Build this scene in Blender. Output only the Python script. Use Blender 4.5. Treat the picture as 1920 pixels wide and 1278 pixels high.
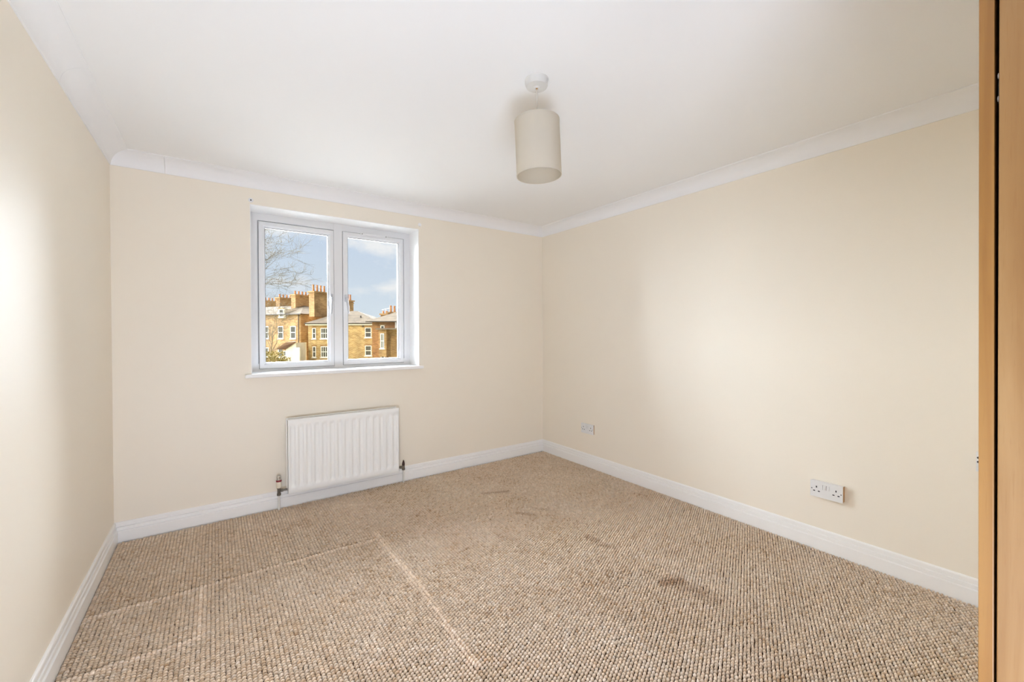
import bpy, bmesh, math, random
import numpy as np
from mathutils import Vector, Matrix

random.seed(7)
rng = np.random.default_rng(11)
S = bpy.context.scene
COL = S.collection
for o in list(bpy.data.objects):
    bpy.data.objects.remove(o)

# ------------------------------------------------------------------ camera
XL, XR, YB = -0.4785, 2.6975, 3.258          # left wall, right wall, window wall
ZC, ZCEIL, ZS = 2.1606, 2.2406, 0.1206       # cornice foot, ceiling, skirting top
EYE = 1.2
F_PX, YAW, PITCH, ROLL = 782.31, 0.61949, -0.009582, -0.003306
fw = Vector((math.sin(YAW) * math.cos(PITCH), math.cos(YAW) * math.cos(PITCH), math.sin(PITCH)))
rt = Vector((math.cos(YAW), -math.sin(YAW), 0))
up = rt.cross(fw)
rt2 = math.cos(ROLL) * rt + math.sin(ROLL) * up
up2 = -math.sin(ROLL) * rt + math.cos(ROLL) * up
cam = bpy.data.cameras.new('camera')
cam.sensor_width = 36
cam.lens = 36 * F_PX / 1920
cam.shift_x = (960 - 960.82) / 1920
cam.shift_y = (630.76 - 639) / 1920
cam.clip_start, cam.clip_end = 0.02, 500
co = bpy.data.objects.new('camera', cam)
COL.objects.link(co)
co.matrix_world = Matrix(((rt2.x, up2.x, -fw.x, 0), (rt2.y, up2.y, -fw.y, 0), (rt2.z, up2.z, -fw.z, EYE), (0, 0, 0, 1)))
S.camera = co

# ------------------------------------------------------------------ view, world, lights
S.view_settings.view_transform = 'Standard'
S.view_settings.look = 'None'
S.view_settings.gamma = 1
S.view_settings.use_curve_mapping = False
S.view_settings.exposure = 0.03
S.cycles.diffuse_bounces = 8
S.cycles.max_bounces = 14
S.cycles.transparent_max_bounces = 16

w = bpy.data.worlds.new('sky')
S.world = w
w.use_nodes = True
nt = w.node_tree
nt.nodes.clear()
def N(t, kind, **kw):
    n = t.nodes.new(kind)
    for k, v in kw.items():
        setattr(n, k, v)
    return n
out = N(nt, 'ShaderNodeOutputWorld'); bg = N(nt, 'ShaderNodeBackground')
tc = N(nt, 'ShaderNodeTexCoord'); sep = N(nt, 'ShaderNodeSeparateXYZ')
ramp = N(nt, 'ShaderNodeValToRGB')
ramp.color_ramp.elements[0].position = 0.0; ramp.color_ramp.elements[0].color = (0.72, 0.80, 0.86, 1)
ramp.color_ramp.elements[1].position = 0.26; ramp.color_ramp.elements[1].color = (0.55, 0.655, 0.82, 1)
mp = N(nt, 'ShaderNodeMapping'); mp.inputs['Scale'].default_value = (5.5, 5.5, 13); mp.inputs['Location'].default_value = (1.3, 0.6, 0.35)
ns = N(nt, 'ShaderNodeTexNoise'); ns.inputs['Scale'].default_value = 1.25; ns.inputs['Detail'].default_value = 6; ns.inputs['Roughness'].default_value = 0.55
cr = N(nt, 'ShaderNodeValToRGB')
cr.color_ramp.elements[0].position = 0.50; cr.color_ramp.elements[0].color = (0, 0, 0, 1)
cr.color_ramp.elements[1].position = 0.68; cr.color_ramp.elements[1].color = (1, 1, 1, 1)
mx = N(nt, 'ShaderNodeMix', data_type='RGBA'); mx.inputs['B'].default_value = (0.90, 0.90, 0.91, 1)
L = nt.links.new
L(tc.outputs['Generated'], sep.inputs[0]); L(sep.outputs['Z'], ramp.inputs[0])
L(tc.outputs['Generated'], mp.inputs[0]); L(mp.outputs[0], ns.inputs['Vector']); L(ns.outputs['Fac'], cr.inputs[0])
L(cr.outputs[0], mx.inputs['Factor']); L(ramp.outputs[0], mx.inputs['A']); L(mx.outputs['Result'], bg.inputs['Color'])
bg.inputs['Strength'].default_value = 1.0
L(bg.outputs[0], out.inputs[0])

def lamp(name, kind, energy, color, loc=(0, 0, 0), direction=(0, 0, -1), **kw):
    d = bpy.data.lights.new(name, kind); d.energy = energy; d.color = color
    for k, v in kw.items():
        setattr(d, k, v)
    o = bpy.data.objects.new(name, d); COL.objects.link(o); o.location = loc
    o.rotation_euler = Vector(direction).to_track_quat('-Z', 'Y').to_euler()
    return o
# warm sun on the house fronts across the gardens (comes from behind this building)
lamp('sun', 'SUN', 2.2, (1.0, 0.90, 0.74), direction=(0.75, 0.62, -0.62), angle=math.radians(2))
# broad bright sky that the window wall faces
lamp('window_daylight', 'SUN', 63.0, (0.83, 0.905, 1.0), direction=(0.30, -0.88, -0.33), angle=math.radians(106))
# unseen fill lamp added behind the camera to brighten the room, like bounced flash
lamp('fill_lamp', 'AREA', 54, (0.72, 0.82, 1.0), loc=(-0.05, -0.45, 0.25), direction=(0.10, 1.0, 0.95), shape='DISK', size=1.0)

# ------------------------------------------------------------------ materials
MATS = {}
def lin(r, g, b):
    f = lambda c: (c / 255 / 12.92) if c / 255 <= 0.04045 else ((c / 255 + 0.055) / 1.055) ** 2.4
    return (f(r), f(g), f(b), 1)
def mat(name, color, rough=0.5, metal=0.0, spec=0.5, noise=None, bump=None, sheen=0, extra=None):
    """noise=(scale vector, second colour, amount, detail); bump=(scale, strength, distance)"""
    m = bpy.data.materials.new(name); m.use_nodes = True
    t = m.node_tree; b = t.nodes['Principled BSDF']
    b.inputs['Base Color'].default_value = color
    b.inputs['Roughness'].default_value = rough
    b.inputs['Metallic'].default_value = metal
    b.inputs['Specular IOR Level'].default_value = spec
    if sheen:
        b.inputs['Sheen Weight'].default_value = sheen
    c = N(t, 'ShaderNodeTexCoord')
    if noise:
        sc, c2, amt, det = noise
        mp = N(t, 'ShaderNodeMapping'); mp.inputs['Scale'].default_value = sc
        n = N(t, 'ShaderNodeTexNoise'); n.inputs['Scale'].default_value = 1; n.inputs['Detail'].default_value = det
        r = N(t, 'ShaderNodeMapRange'); r.inputs['From Min'].default_value = 0.35; r.inputs['From Max'].default_value = 0.65; r.inputs['To Max'].default_value = amt
        x = N(t, 'ShaderNodeMix', data_type='RGBA'); x.inputs['A'].default_value = color; x.inputs['B'].default_value = c2
        t.links.new(c.outputs['Object'], mp.inputs[0]); t.links.new(mp.outputs[0], n.inputs['Vector'])
        t.links.new(n.outputs['Fac'], r.inputs['Value']); t.links.new(r.outputs[0], x.inputs['Factor']); t.links.new(x.outputs['Result'], b.inputs['Base Color'])
    if bump:
        n2 = N(t, 'ShaderNodeTexNoise'); n2.inputs['Scale'].default_value = bump[0]; n2.inputs['Detail'].default_value = 3
        bp = N(t, 'ShaderNodeBump'); bp.inputs['Strength'].default_value = bump[1]; bp.inputs['Distance'].default_value = bump[2]
        t.links.new(c.outputs['Object'], n2.inputs['Vector']); t.links.new(n2.outputs['Fac'], bp.inputs['Height']); t.links.new(bp.outputs[0], b.inputs['Normal'])
    MATS[name] = m
    return m

mat('cream_paint', (0.895, 0.832, 0.725, 1), 0.48, spec=0.36, noise=((0.9, 0.9, 0.9), (0.885, 0.818, 0.705, 1), 0.6, 3), bump=(60, 0.06, 0.002))
mat('ceiling_paint', (0.90, 0.90, 0.895, 1), 0.75, spec=0.2, bump=(40, 0.04, 0.002))
mat('white_gloss', (0.92, 0.915, 0.905, 1), 0.3, bump=(25, 0.03, 0.001))
mat('cornice_white', (0.90, 0.90, 0.905, 1), 0.6, spec=0.3)
mat('upvc', (0.80, 0.80, 0.81, 1), 0.28)
mat('gasket', (0.10, 0.105, 0.11, 1), 0.6)
mat('radiator_enamel', (0.92, 0.92, 0.905, 1), 0.28)
mat('plastic_white', (0.80, 0.80, 0.795, 1), 0.3)
mat('plastic_cream', (0.78, 0.72, 0.60, 1), 0.4)
mat('dark_slot', (0.012, 0.012, 0.014, 1), 0.6)
mat('warm_tan', lin(176, 132, 78), 0.5)
mat('chrome', (0.62, 0.62, 0.62, 1), 0.25, metal=1.0)
mat('aged_brass', (0.20, 0.18, 0.15, 1), 0.4, metal=0.8)
mat('red_ring', (0.24, 0.012, 0.025, 1), 0.4)
mat('brown_cap', (0.05, 0.016, 0.008, 1), 0.4)
mat('pipe_paint', (0.78, 0.77, 0.73, 1), 0.35)
mat('handle_white', (0.60, 0.61, 0.63, 1), 0.25)
mat('cable_white', (0.72, 0.69, 0.63, 1), 0.4)
mat('dark_inside', (0.018, 0.010, 0.006, 1), 0.8)
mat('subfloor', lin(66, 46, 28), 0.95, spec=0.1)

def glass_mat():
    m = bpy.data.materials.new('window_glass'); m.use_nodes = True
    t = m.node_tree; t.nodes.clear()
    o = N(t, 'ShaderNodeOutputMaterial'); tr = N(t, 'ShaderNodeBsdfTransparent'); gl = N(t, 'ShaderNodeBsdfGlossy'); mxs = N(t, 'ShaderNodeMixShader'); fr = N(t, 'ShaderNodeFresnel')
    tr.inputs['Color'].default_value = (0.97, 0.98, 0.98, 1); gl.inputs['Roughness'].default_value = 0.0; fr.inputs['IOR'].default_value = 1.3
    t.links.new(fr.outputs[0], mxs.inputs[0]); t.links.new(tr.outputs[0], mxs.inputs[1]); t.links.new(gl.outputs[0], mxs.inputs[2]); t.links.new(mxs.outputs[0], o.inputs[0])
    MATS['glass'] = m
glass_mat()

def fabric_mat():
    m = mat('shade_fabric', (0.76, 0.715, 0.62, 1), 0.9, spec=0.1, bump=(900, 0.12, 0.001))
    t = m.node_tree; b = t.nodes['Principled BSDF']; o = t.nodes['Material Output']
    tl = N(t, 'ShaderNodeBsdfTranslucent'); tl.inputs['Color'].default_value = (0.76, 0.68, 0.54, 1)
    x = N(t, 'ShaderNodeMixShader'); x.inputs[0].default_value = 0.35
    t.links.new(b.outputs[0], x.inputs[1]); t.links.new(tl.outputs[0], x.inputs[2]); t.links.new(x.outputs[0], o.inputs[0])
fabric_mat()

def wood_mat(name, c1, c2, c3):
    m = bpy.data.materials.new(name); m.use_nodes = True
    t = m.node_tree; b = t.nodes['Principled BSDF']; b.inputs['Roughness'].default_value = 0.38
    c = N(t, 'ShaderNodeTexCoord')
    mp = N(t, 'ShaderNodeMapping'); mp.inputs['Scale'].default_value = (28, 28, 1.6)
    n = N(t, 'ShaderNodeTexNoise'); n.inputs['Scale'].default_value = 1; n.inputs['Detail'].default_value = 5; n.inputs['Distortion'].default_value = 0.6
    r = N(t, 'ShaderNodeValToRGB'); e = r.color_ramp.elements
    e[0].position = 0.36; e[0].color = c1; e[1].position = 0.66; e[1].color = c3
    k = e.new(0.5); k.color = c2
    mp2 = N(t, 'ShaderNodeMapping'); mp2.inputs['Scale'].default_value = (420, 420, 22)
    n2 = N(t, 'ShaderNodeTexNoise'); n2.inputs['Scale'].default_value = 1; n2.inputs['Detail'].default_value = 2
    r2 = N(t, 'ShaderNodeMapRange'); r2.inputs['From Min'].default_value = 0.58; r2.inputs['From Max'].default_value = 0.75; r2.inputs['To Max'].default_value = 0.45
    x = N(t, 'ShaderNodeMix', data_type='RGBA'); x.inputs['B'].default_value = c1
    k = t.links.new
    k(c.outputs['Object'], mp.inputs[0]); k(mp.outputs[0], n.inputs['Vector']); k(n.outputs['Fac'], r.inputs[0])
    k(c.outputs['Object'], mp2.inputs[0]); k(mp2.outputs[0], n2.inputs['Vector']); k(n2.outputs['Fac'], r2.inputs['Value'])
    k(r2.outputs[0], x.inputs['Factor']); k(r.outputs[0], x.inputs['A']); k(x.outputs['Result'], b.inputs['Base Color'])
    MATS[name] = m
wood_mat('beech', lin(134, 94, 50), lin(146, 108, 63), lin(157, 121, 76))
wood_mat('beech_edge', lin(134, 91, 40), lin(145, 101, 47), lin(154, 111, 55))

def carpet_mat():
    m = bpy.data.materials.new('carpet_loops'); m.use_nodes = True
    t = m.node_tree; b = t.nodes['Principled BSDF']
    b.inputs['Roughness'].default_value = 0.6; b.inputs['Specular IOR Level'].default_value = 0.35
    b.inputs['Sheen Weight'].default_value = 0.35; b.inputs['Sheen Roughness'].default_value = 0.5
    a = N(t, 'ShaderNodeVertexColor'); a.layer_name = 'yarn'
    c = N(t, 'ShaderNodeTexCoord')
    n = N(t, 'ShaderNodeTexNoise'); n.inputs['Scale'].default_value = 500; n.inputs['Detail'].default_value = 2
    r = N(t, 'ShaderNodeMapRange'); r.inputs['To Min'].default_value = 0.72; r.inputs['To Max'].default_value = 1.25
    x = N(t, 'ShaderNodeMix', data_type='RGBA', blend_type='MULTIPLY'); x.inputs['Factor'].default_value = 1
    k = t.links.new
    k(c.outputs['Object'], n.inputs['Vector']); k(n.outputs['Fac'], r.inputs['Value']); k(a.outputs['Color'], x.inputs['A']); k(r.outputs[0], x.inputs['B']); k(x.outputs['Result'], b.inputs['Base Color'])
    MATS['carpet'] = m
carpet_mat()

def brick_mat(name, c1, c2, mortar):
    m = bpy.data.materials.new(name); m.use_nodes = True
    t = m.node_tree; b = t.nodes['Principled BSDF']; b.inputs['Roughness'].default_value = 0.9; b.inputs['Specular IOR Level'].default_value = 0.2
    c = N(t, 'ShaderNodeTexCoord'); g = N(t, 'ShaderNodeSeparateXYZ'); ad = N(t, 'ShaderNodeMath', operation='ADD'); cb = N(t, 'ShaderNodeCombineXYZ')
    br = N(t, 'ShaderNodeTexBrick'); br.inputs['Scale'].default_value = 1; br.inputs['Brick Width'].default_value = 0.45; br.inputs['Row Height'].default_value = 0.15; br.inputs['Mortar Size'].default_value = 0.012
    br.inputs['Color1'].default_value = c1; br.inputs['Color2'].default_value = c2; br.inputs['Mortar'].default_value = mortar; br.inputs['Bias'].default_value = 0.0
    n = N(t, 'ShaderNodeTexNoise'); n.inputs['Scale'].default_value = 0.7; n.inputs['Detail'].default_value = 5
    r = N(t, 'ShaderNodeMapRange'); r.inputs['From Min'].default_value = 0.3; r.inputs['From Max'].default_value = 0.7; r.inputs['To Min'].default_value = 0.7; r.inputs['To Max'].default_value = 1.25
    x = N(t, 'ShaderNodeMix', data_type='RGBA', blend_type='MULTIPLY'); x.inputs['Factor'].default_value = 1
    k = t.links.new
    k(c.outputs['Object'], g.inputs[0]); k(g.outputs['X'], ad.inputs[0]); k(g.outputs['Y'], ad.inputs[1]); k(ad.outputs[0], cb.inputs['X']); k(g.outputs['Z'], cb.inputs['Y'])
    k(cb.outputs[0], br.inputs['Vector']); k(c.outputs['Object'], n.inputs['Vector']); k(n.outputs['Fac'], r.inputs['Value'])
    k(br.outputs['Color'], x.inputs['A']); k(r.outputs[0], x.inputs['B']); k(x.outputs['Result'], b.inputs['Base Color'])
    MATS[name] = m
brick_mat('yellow_brick', lin(196, 166, 112), lin(166, 130, 80), lin(200, 182, 145))
brick_mat('tan_brick', lin(178, 142, 96), lin(150, 112, 72), lin(176, 152, 118))
brick_mat('brown_brick', lin(160, 116, 74), lin(130, 90, 56), lin(156, 126, 92))
mat('slate', lin(108, 94, 76), 0.9, spec=0.1, noise=((1.2, 1.2, 4), lin(82, 71, 58), 0.8, 5))
mat('brown_tile', lin(150, 118, 96), 0.85, spec=0.2, noise=((2, 2, 6), lin(116, 88, 70), 0.8, 4))
mat('lead', lin(120, 104, 88), 0.8)
mat('terracotta', lin(200, 140, 92), 0.85, noise=((3, 3, 3), lin(160, 110, 70), 0.8, 2))
mat('white_render', lin(238, 232, 222), 0.85, noise=((0.8, 0.8, 0.8), lin(214, 206, 192), 0.8, 4))
mat('sash_white', lin(240, 236, 226), 0.5)
mat('far_glass', lin(84, 82, 76), 0.08)
mat('gutter_dark', lin(70, 60, 52), 0.6)
mat('bark', lin(92, 84, 66), 0.9, noise=((4, 4, 4), lin(120, 104, 76), 0.9, 3))
mat('leaf_olive', lin(146, 128, 70), 0.8)
mat('lawn', lin(110, 112, 62), 0.95, noise=((0.5, 0.5, 0.5), lin(132, 116, 74), 0.8, 4))

# ------------------------------------------------------------------ builders
def box(bm, x0, x1, y0, y1, z0, z1, bev=0.0, seg=2):
    v = [bm.verts.new(p) for p in ((x0, y0, z0), (x1, y0, z0), (x1, y1, z0), (x0, y1, z0), (x0, y0, z1), (x1, y0, z1), (x1, y1, z1), (x0, y1, z1))]
    fs = [bm.faces.new([v[i] for i in q]) for q in ((3, 2, 1, 0), (4, 5, 6, 7), (0, 1, 5, 4), (1, 2, 6, 5), (2, 3, 7, 6), (3, 0, 4, 7))]
    if bev:
        es = list({e for f in fs for e in f.edges})
        bmesh.ops.bevel(bm, geom=es, offset=bev, segments=seg, affect='EDGES', profile=0.6)
    return bm
def lathe(bm, prof, centre, axis='Z', n=24, cap=True):
    """prof = [(radius, height)] along axis through centre"""
    rings = []
    for r, hgt in prof:
        ring = []
        for i in range(n):
            a = 2 * math.pi * i / n
            p = Vector((r * math.cos(a), r * math.sin(a), hgt))
            if axis == 'X': p = Vector((p.z, p.x, p.y))
            if axis == 'Y': p = Vector((p.x, p.z, p.y))
            ring.append(bm.verts.new(p + Vector(centre)))
        rings.append(ring)
    for a, b in zip(rings, rings[1:]):
        for i in range(n):
            bm.faces.new((a[i], a[(i + 1) % n], b[(i + 1) % n], b[i]))
    if cap:
        bm.faces.new(list(reversed(rings[0]))); bm.faces.new(rings[-1])
    return bm
def tube(bm, pts, radii, n=8):
    pts = [Vector(p) for p in pts]; rings = []
    for i, p in enumerate(pts):
        d = (pts[min(i + 1, len(pts) - 1)] - pts[max(i - 1, 0)]).normalized()
        s = d.cross(Vector((0.13, 0.97, 0.21))).normalized(); t = d.cross(s)
        r = radii[i] if hasattr(radii, '__len__') else radii
        rings.append([bm.verts.new(p + r * (math.cos(2 * math.pi * k / n) * s + math.sin(2 * math.pi * k / n) * t)) for k in range(n)])
    for a, b in zip(rings, rings[1:]):
        for i in range(n):
            bm.faces.new((a[i], a[(i + 1) % n], b[(i + 1) % n], b[i]))
    bm.faces.new(rings[0]); bm.faces.new(rings[-1])
    return bm
def ring_xz(bm, x0, x1, z0, z1, prof):
    """sweep prof [(inset, y)] (closed loop) round a rectangle in an XZ plane, mitred corners"""
    loops = [[bm.verts.new(p) for p in ((x0 + i, y, z0 + i), (x1 - i, y, z0 + i), (x1 - i, y, z1 - i), (x0 + i, y, z1 - i))] for i, y in prof]
    m = len(loops)
    for k in range(m):
        a, b = loops[k], loops[(k + 1) % m]
        for i in range(4):
            bm.faces.new((a[i], a[(i + 1) % 4], b[(i + 1) % 4], b[i]))
    return bm
ROOT = {}
def mk(name, bm, material, parent=None, smooth=False, flat_angle=None):
    bmesh.ops.recalc_face_normals(bm, faces=bm.faces)
    me = bpy.data.meshes.new(name); bm.to_mesh(me); bm.free()
    if smooth:
        me.polygons.foreach_set('use_smooth', [True] * len(me.polygons))
        if flat_angle:
            me.set_sharp_from_angle(angle=math.radians(flat_angle))
    me.materials.append(MATS[material])
    o = bpy.data.objects.new(name, me); COL.objects.link(o)
    if parent is not None:
        root = parent
        while root.parent: root = root.parent
        me.transform(ROOT[root.name].inverted())
        o.parent = parent
    else:
        ROOT[o.name] = Matrix.Identity(4)
    return o
def tag(o, label, cat, group=None, kind=None):
    o['label'] = label; o['category'] = cat
    if group: o['group'] = group
    if kind: o['kind'] = kind
    return o
def thing(name, loc, label, cat, rot=(0, 0, 0), group=None, kind=None):
    o = bpy.data.objects.new(name, None); COL.objects.link(o); o.empty_display_size = 0.1
    o.location = loc; o.rotation_euler = rot
    from mathutils import Euler
    ROOT[o.name] = Matrix.Translation(loc) @ Euler(rot).to_matrix().to_4x4()
    return tag(o, label, cat, group, kind)
def B(*boxes, bev=0):
    bm = bmesh.new()
    for b in boxes: box(bm, *b, bev=bev)
    return bm

# ------------------------------------------------------------------ the room shell
WX, WXR, WZ, WZT = 0.195, 1.376, 0.930, 2.055       # window opening
Y1 = YB + 0.33                                       # outer face of window wall
YR = -2.0                                            # end of the entrance lobby
XWD = 0.95                                           # wardrobe fronts
XP = 1.56
tag(mk('floor', B((XL - .12, XR + .12, YR - .12, Y1, -.25, 0.0)), 'subfloor'), 'floor slab under the brown loop carpet', 'floor', kind='structure')
tag(mk('ceiling', B((XL - .12, XR + .12, YR - .12, Y1, ZCEIL, ZCEIL + .25)), 'ceiling_paint'), 'plain white painted bedroom ceiling', 'ceiling', kind='structure')
bm = B((XL - .12, WX, YB, Y1, 0, ZCEIL), (WXR, XR + .12, YB, Y1, 0, ZCEIL), (WX, WXR, YB, Y1, 0, WZ - .024), (WX, WXR, YB, Y1, WZT, ZCEIL))
tag(mk('wall_back', bm, 'cream_paint'), 'cream painted wall with the window and radiator', 'wall', kind='structure')
tag(mk('wall_left', B((XL - .12, XL, YR, YB, 0, ZCEIL)), 'cream_paint'), 'cream painted plain wall on the left', 'wall', kind='structure')
tag(mk('wall_right', B((XR, XR + .12, YR, YB, 0, ZCEIL)), 'cream_paint'), 'cream painted wall on the right with two sockets', 'wall', kind='structure')
tag(mk('wall_front', B((XL - .12, XP, YR - .12, YR, 0, ZCEIL), (XP, XR, YR - .12, 0.085, 0, ZCEIL)), 'cream_paint'), 'cream wall closing the lobby behind the wardrobe', 'wall', kind='structure')

def run(bm, prof, axis, fixed, sgn, a, b, ma, mb):
    """extrude prof [(distance from wall, z)] along a wall; ma/mb = mitre factor at the ends"""
    ends = []
    for t, mtr in ((a, ma), (b, mb)):
        ring = []
        for d, z in prof:
            pos = t + mtr * d
            ring.append(bm.verts.new((pos, fixed + sgn * d, z) if axis == 'x' else (fixed + sgn * d, pos, z)))
        ends.append(ring)
    n = len(prof)
    for i in range(n):
        bm.faces.new((ends[0][i], ends[0][(i + 1) % n], ends[1][(i + 1) % n], ends[1][i]))
    bm.faces.new(ends[0]); bm.faces.new(list(reversed(ends[1])))
    return bm
SK = [(0, 0), (0, ZS), (.005, ZS), (.0075, ZS - .002), (.0095, ZS - .006), (.0100, ZS - .0215), (.0050, ZS - .0235), (.0050, ZS - .0265), (.0130, ZS - .0285), (.0140, ZS - .0420), (.0085, ZS - .0440),
      (.0085, ZS - .0475), (.0180, ZS - .0500), (.0185, ZS - .055), (.0185, 0)]
NSK = {'baseboard_back': ('x', YB, -1, XL, XR, 1, -1), 'baseboard_left': ('y', XL, 1, YR, YB, 0, -1), 'baseboard_right': ('y', XR, -1, .085, YB, 0, -1)}
LSK = {'baseboard_back': 'white grooved skirting board below the window wall', 'baseboard_left': 'white grooved skirting board along the left wall', 'baseboard_right': 'white grooved skirting board along the socket wall'}
for nme, a in NSK.items():
    tag(mk(nme, run(bmesh.new(), SK, *a), 'white_gloss'), LSK[nme], 'skirting', kind='structure')
CV = [(0, ZC - .001), (.005, ZC - .001), (.0055, ZC + .003)]
for i in range(0, 13):
    t = math.radians(4 + 82 * i / 12)
    CV.append((.084 - .0775 * math.cos(t), ZC + .002 + .073 * math.sin(t)))
CV += [(.080, ZCEIL - .0045), (.085, ZCEIL - .004), (.086, ZCEIL + .001), (0, ZCEIL + .001)]
def cornice(nm, label, axis, fixed, sgn, a, b, ma, mb, joints):
    r = thing(nm, (0, 0, 0), label, 'cornice', kind='structure')
    cuts = [a] + joints + [b]
    for i in range(len(cuts) - 1):
        s0 = cuts[i] + (0.0007 if i else 0); s1 = cuts[i + 1] - (0.0007 if i < len(cuts) - 2 else 0)
        mk('cornice_length', run(bmesh.new(), CV, axis, fixed, sgn, s0, s1, ma if i == 0 else 0, mb if i == len(cuts) - 2 else 0), 'cornice_white', r, True, 35)
cornice('trim_1', 'white coved cornice above the window wall', 'x', YB, -1, XL, XR, 1, -1, [-0.235])
cornice('trim_2', 'white coved cornice above the left wall', 'y', XL, 1, YR, YB, 0, -1, [0.2, 2.30])
cornice('trim_3', 'white coved cornice above the socket wall', 'y', XR, -1, .085, YB, 0, -1, [])

# ------------------------------------------------------------------ window
win = thing('window_1', ((WX + WXR) / 2, YB, WZ), 'white double casement window with sill in the cream wall', 'window', kind='structure')
FY = YB + .192                         # front face of the fixed frame
bm = B((WX, WX + .004, YB - .001, FY, WZ, WZT), (WXR - .004, WXR, YB - .001, FY, WZ, WZT), (WX, WXR, YB - .001, FY, WZT - .004, WZT))
mk('reveal_lining', bm, 'white_gloss', win)
bm = bmesh.new(); ring_xz(bm, WX, WXR, WZ, WZT, [(0, FY), (.053, FY), (.060, FY + .008), (.060, FY + .06), (0, FY + .06)])
mk('frame', bm, 'upvc', win)
mk('mullion', B((.757, .821, FY - .003, FY + .06, WZ + .002, WZT - .002), bev=.004), 'upvc', win)
def sash(x0, x1, z0, z1, hinge_left, vent):
    sy = FY - .010
    bm = bmesh.new()
    ring_xz(bm, x0, x1, z0, z1, [(0, sy + .004), (.004, sy), (.026, sy), (.034, sy + .009), (.0385, sy + .014), (.0385, sy + .055), (0, sy + .055)])
    s = mk('sash', bm, 'upvc', win)
    bm = bmesh.new(); ring_xz(bm, x0 - .002, x1 + .002, z0 - .002, z1 + .002, [(0, sy + .007), (.004, sy + .007), (.004, sy + .012), (0, sy + .012)])
    mk('seal', bm, 'gasket', s)
    bm = bmesh.new(); ring_xz(bm, x0 + .0375, x1 - .0375, z0 + .0375, z1 - .0375, [(0, sy + .017), (.0035, sy + .017), (.0035, sy + .024), (0, sy + .024)])
    mk('glazing_gasket', bm, 'gasket', s)
    mk('pane', B((x0 + .037, x1 - .037, sy + .026, sy + .030, z0 + .037, z1 - .037)), 'glass', s)
    hx = (x1 - .020) if hinge_left else (x0 + .020)
    hz = 1.475
    bm = bmesh.new(); box(bm, hx - .011, hx + .011, sy - .012, sy, hz - .028, hz + .028, bev=.004)
    lathe(bm, [(.010, -.030), (.010, -.010)], (hx, sy, hz), axis='Y', n=16)
    dx = .012 if not hinge_left else -.008
    tube(bm, [(hx, sy - .028, hz + .004), (hx + dx * .1, sy - .036, hz - .02), (hx + dx * .6, sy - .038, hz - .07), (hx + dx, sy - .034, hz - .125)], [.009, .009, .008, .006], 10)
    h = mk('handle', bm, 'handle_white', s, True, 40)
    mk('lock_button', lathe(bmesh.new(), [(.006, -.0345), (.006, -.029)], (hx, sy, hz + .004), axis='Y', n=14), 'chrome', h)
    if vent:
        vc = mk('vent_cover', B((.957, 1.172, sy - .012, sy, z1 - .014, z1 + .006), bev=.003), 'upvc', win)
        for vx in (.968, 1.161):
            mk('screw', lathe(bmesh.new(), [(.0042, -.0135), (.0042, -.011)], (vx, sy, z1 - .004), axis='Y', n=10), 'aged_brass', vc)
    hx2 = x0 if hinge_left else x1
    return s
sash(.256, .7555, .9485, 1.9945, True, False)
sash(.823, 1.3135, .9500, 1.9985, False, True)
bm = B((.158, 1.402, YB - .034, YB + .004, WZ - .024, WZ), (WX, WXR, YB, FY + .01, WZ - .024, WZ))
sill = bmesh.new(); box(sill, .158, 1.402, YB - .034, YB - .0005, WZ - .024, WZ, bev=.007, seg=3); box(sill, WX + .001, WXR - .001, YB - .003, FY + .012, WZ - .024, WZ - .0005)
bm.free(); mk('window_sill', sill, 'white_gloss', win)
mk('outer_sill', B((WX - .03, WXR + .03, FY + .06, Y1 + .06, WZ - .06, WZ - .02)), 'upvc', win)
mk('cable_clip', B((WXR - .0095, WXR - .004, YB + .02, YB + .024, 1.84, 1.865)), 'plastic_white', win)

# two wall plugs left over from a curtain rail
for x, z, hole, lb in ((.201, 2.082, True, 'open dark screw hole in filler above the left window corner'), (1.386, 2.081, False, 'filled plastic wall plug above the right window corner')):
    p = thing('wall_plug', (x, YB, z), lb, 'wall plug')
    mk('filler_patch', lathe(bmesh.new(), [(.013, -.0012), (.015, -.0002)], (x, YB, z + (.0 if hole else .012)), axis='Y', n=20), 'plastic_white' if hole else 'cornice_white', p)
    mk('plug', lathe(bmesh.new(), [(.0045, -.0022), (.0045, -.0008)], (x, YB, z), axis='Y', n=14), 'dark_slot' if hole else 'cable_white', p)

# ------------------------------------------------------------------ radiator
RX0, RX1, RZ0, RZ1, RYF = .393, 1.164, .116, .616, YB - .098
rad = thing('radiator', ((RX0 + RX1) / 2, YB, 0), 'white fluted panel radiator under the window', 'radiator')
def flute_panel():
    nfl = 15; W = RX1 - RX0
    xs = np.linspace(0, W, nfl * 14 + 1); pitch = (W - .012) / nfl
    zs = np.array([0, .004, .030, .036, .042, .048, .054, .060, .066, .25, .434, .440, .446, .452, .458, .464, .470, .496, .5])
    ph = ((xs - .006) / pitch) % 1.0
    ss = lambda e0, e1, v: (lambda q: q * q * (3 - 2 * q))(np.clip((v - e0) / (e1 - e0), 0, 1))
    g = ss(.12, .34, ph) * (1 - ss(.66, .88, ph)); g[(xs < .008) | (xs > W - .008)] = 0
    bm = bmesh.new(); grid = []
    for z in zs:
        amp = ss(.030, .064, z) * (1 - ss(.436, .470, z))
        e = .0035 if (z == 0 or z == .5) else 0
        grid.append([bm.verts.new((RX0 + x, RYF + e + .0100 * amp * gg, RZ0 + z)) for x, gg in zip(xs, g)])
    for a, b in zip(grid, grid[1:]):
        for i in range(len(xs) - 1):
            bm.faces.new((a[i], a[i + 1], b[i + 1], b[i]))
    return bm
mk('front_panel', flute_panel(), 'radiator_enamel', rad, True, 50)
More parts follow.
